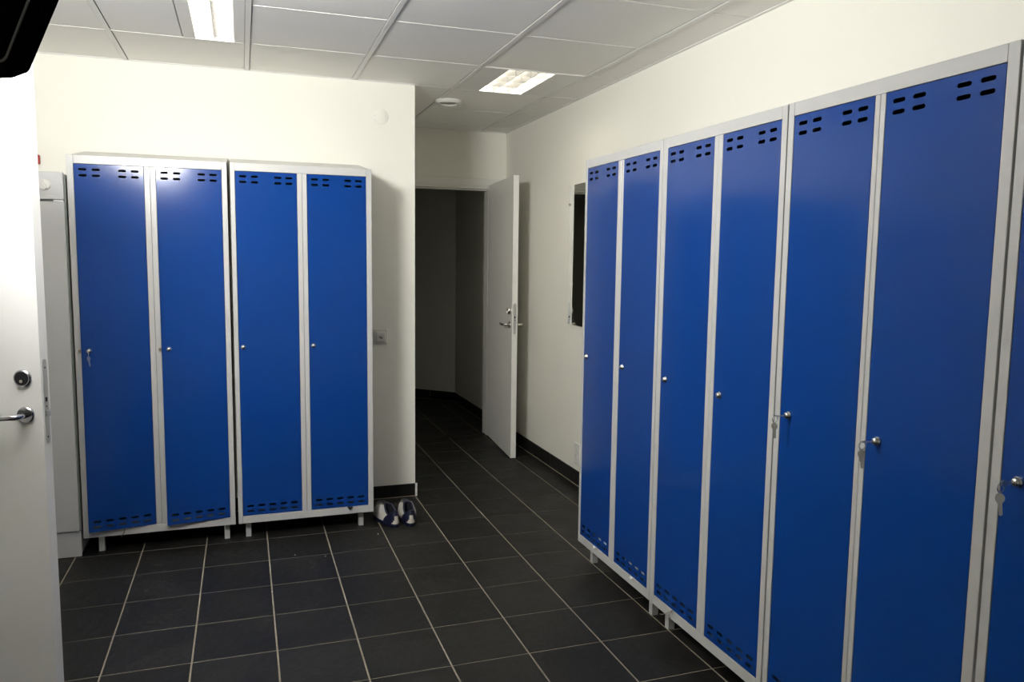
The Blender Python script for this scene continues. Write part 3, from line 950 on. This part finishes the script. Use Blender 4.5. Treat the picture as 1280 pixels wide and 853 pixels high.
# ------------------------------------------------------------------ sneakers
def sneaker(label, loc, rz, mirror=1):
    """heel at the origin, toe towards +y"""
    t = thing('sneaker', label, 'shoe', loc, rz, None)
    L = 0.285
    n = 48
    def foot(a):
        # a = 0 at the heel, PI at the toe
        y = L/2-(L/2)*math.cos(a)
        u = y/L
        wd = 0.036+0.014*math.sin(PI*min(1, u*1.05)**1.6) if u < 0.95 else 0.040
        prof = (max(0.0, 1-abs(2*u-1)**3.2))**0.5
        x = wd*prof*(1 if a <= PI else -1)
        skew = 0.010*mirror*math.sin(PI*u)*(u)
        return x+skew, y
    def collar(a):
        cy = 0.078
        y = cy-0.066*math.cos(a)
        x = 0.027*math.sin(a)
        u = (1-math.cos(a))/2
        z = 0.092-0.030*math.sin(PI*min(1, u*1.25))+0.012*u
        return x, y, z
    T = [0, 0.10, 0.25, 0.42, 0.6, 0.78, 0.9, 1.0]
    angs = [2*PI*i/n for i in range(n)]
    rows = []
    for tt in T:
        row = []
        for a in angs:
            fx, fy = foot(a); cx_, cy_, cz = collar(a)
            toe = (1-math.cos(a))/2
            h = tt**(1.0+1.2*toe)
            z = 0.022+(cz-0.022)*(1-(1-tt)**(1.1+1.0*toe))
            x = fx+(cx_-fx)*h
            y = fy+(cy_-fy)*h
            bul = 1+0.10*math.sin(PI*tt)*(1-toe)
            row.append(Vector((x*bul, y-0.004*math.sin(PI*tt)*(1-toe), z)))
        rows.append(row)
    def region(i0, i1, j0, j1, name, m, off=0.0, par=None, taper=False):
        bm = bmesh.new()
        vv = {}
        def V(i, j):
            i %= n
            if (i, j) not in vv:
                p = rows[j][i].copy()
                if off:
                    c = Vector((0, 0.10, 0.02))
                    d = (p-c); d.z *= 0.6
                    p += d.normalized()*off
                vv[(i, j)] = bm.verts.new(p)
            return vv[(i, j)]
        for i in range(i0, i1):
            for j in range(j0, j1):
                if taper and not (-4+j*0.8 <= i+0.5 <= 4-j*0.8):
                    continue
                bm.faces.new((V(i, j), V(i+1, j), V(i+1, j+1), V(i, j+1)))
        bmesh.ops.recalc_face_normals(bm, faces=bm.faces)
        bmesh.ops.solidify(bm, geom=bm.faces[:], thickness=0.0018)
        return obj(name, bm, m, par or t, smooth=True)
    J = len(T)-1
    region(-9, 9, 0, J, 'heel_counter', M['navy'])
    region(9, 17, 0, J, 'quarter', M['white_leather'])
    region(-17, -9, 0, J, 'quarter', M['white_leather'])
    region(17, 31, 0, J, 'toe_box', M['toe_grey'])
    region(-4, 4, 0, 4, 'heel_tab', M['heel_white'], off=0.0022, taper=True)
    region(20, 28, 3, J, 'tongue', M['navy'], off=0.003)
    # collar roll
    bm = bmesh.new()
    tube(bm, [Vector(collar(a)) for a in angs], 0.0050, 8, closed=True)
    obj('collar', bm, M['navy'], t, smooth=True)
    # lining
    bm = bmesh.new()
    prev = None
    for tt in (0, 0.5, 1.0):
        ring = []
        for a in angs:
            x, y, z = collar(a)
            k = 1+0.15*tt
            ring.append(bm.verts.new(((x*0.93)*k, 0.078+(y-0.078)*0.95*k, z*(1-tt)+0.032*tt)))
        if prev:
            for i in range(n):
                bm.faces.new((prev[i], prev[(i+1) % n], ring[(i+1) % n], ring[i]))
        prev = ring
    bm.faces.new(prev)
    obj('lining', bm, M['lining'], t, smooth=True)
    # sole
    bm = bmesh.new()
    R = []
    for z, k in ((0.0, 0.95), (0.004, 1.02), (0.020, 1.04), (0.024, 1.0)):
        ring = []
        for a in angs:
            x, y = foot(a)
            ring.append(bm.verts.new((x*k, L/2+(y-L/2)*(1+(k-1)*0.5), z)))
        R.append(ring)
    for a_, b_ in zip(R, R[1:]):
        for i in range(n):
            bm.faces.new((a_[i], a_[(i+1) % n], b_[(i+1) % n], b_[i]))
    bm.faces.new(R[0][::-1]); bm.faces.new(R[-1])
    obj('sole', bm, M['navy'], t, smooth=True)
    # laces
    for k in range(4):
        y = 0.148+0.016*k
        z = 0.096-0.0085*k
        bm = bmesh.new()
        tube(bm, [(-0.020, y-0.004, z-0.012), (-0.010, y, z-0.001), (0.0, y+0.001, z+0.003), (0.010, y, z-0.001), (0.020, y+0.004, z-0.012)], 0.0025, 6)
        obj('lace', bm, M['white_leather'], t, smooth=True)
    return t
sneaker('left navy and white sneaker of the pair, with a wide white side panel', (1.300, -0.350, 0), math.radians(13), -1)
sneaker('navy and white sneaker, the right one of the pair below the free wall corner', (1.382, -0.360, 0), math.radians(-1), 1)

# ------------------------------------------------------------------ loose bits seen at the locker bottoms
bm = bmesh.new()
tube(bm, [(-0.075, YL-0.026, 0.128), (-0.078, YL-0.030, 0.112), (-0.088, YL-0.034, 0.096), (-0.094, YL-0.010, 0.082)], 0.0022, 6)
tag(obj('cord_end', bm, M['groove']), 'thin dark cord poking out under the leftmost blue locker door', 'cord')
bm = bmesh.new()
prism(bm, [(1.035, 0.130), (1.064, 0.130), (1.052, 0.114), (1.046, 0.114)], 'y', YL-0.010, YL-0.001)
tag(obj('strap_end', bm, M['dark']), 'black strap tip poking out below the blue locker door nearest the sneakers', 'strap')
yy = -1.885
bm = bmesh.new()
tube(bm, [(XF-0.003, -1.985, 0.137), (XF-0.012, -1.960, 0.115), (XF-0.014, -1.925, 0.094), (XF-0.006, -1.90, 0.085)], 0.0018, 6)
tube(bm, [(XF-0.003, -1.985, 0.137), (XF-0.010, -1.986, 0.115), (XF-0.008, -1.988, 0.09)], 0.0018, 6)
tag(obj('string_loop', bm, M['string']), 'grey string hanging under the second right-row locker from the mirror', 'string')
def crumple(label, y0, y1, tip):
    t = thing('paper_sheet', label, 'paper', (XF+0.0050, (y0+y1)/2, HR+0.045))
    bm = bmesh.new()
    nx, nz = 10, 3
    V = [[bm.verts.new((0.0015+0.003*random.random(), (y1-y0)*(k/nx-0.5), 0.028+0.036*j/nz)) for j in range(nz+1)] for k in range(nx+1)]
    for k in range(nx):
        for j in range(nz):
            bm.faces.new((V[k][j], V[k+1][j], V[k+1][j+1], V[k][j+1]))
    bmesh.ops.solidify(bm, geom=bm.faces[:], thickness=0.002)
    obj('sheet', bm, M['paper'], t)
    bm = bmesh.new()
    v = [bm.verts.new(p) for p in [(-0.003, tip, -0.004), (-0.006, tip+0.012, -0.003), (-0.015, tip+0.006, -0.008), (-0.015, tip-0.010, -0.010), (-0.006, tip-0.015, -0.004), (-0.009, tip-0.002, -0.014), (-0.011, tip, 0.002)]]
    bmesh.ops.convex_hull(bm, input=v)
    obj('torn_corner', bm, M['paper'], t)
crumple('white paper showing through the bottom slots of the far blue door by the mirror', -1.395, -1.255, 0.06)
crumple('white paper poking out below the second blue door from the mirror', -1.745, -1.56, 0.01)
# crumbs on the floor
LB_ = ['tiny white crumb on the tile in front of the left sneaker', 'tiny white crumb on the grout line in front of the second locker', 'tiny white crumb in the middle of a dark tile below the twin lockers', 'tiny white crumb nearest the viewer on the dark tiles']
for k, (x, y) in enumerate([(1.185, -0.42), (0.735, -0.60), (0.88, -0.66), (0.61, -1.02)]):
    bm = bmesh.new()
    bmesh.ops.create_icosphere(bm, subdivisions=1, radius=0.003)
    tag(obj('crumb', bm, M['paper'], None, (x, y, 0.002)), LB_[k], 'crumb', 'crumbs on the floor')
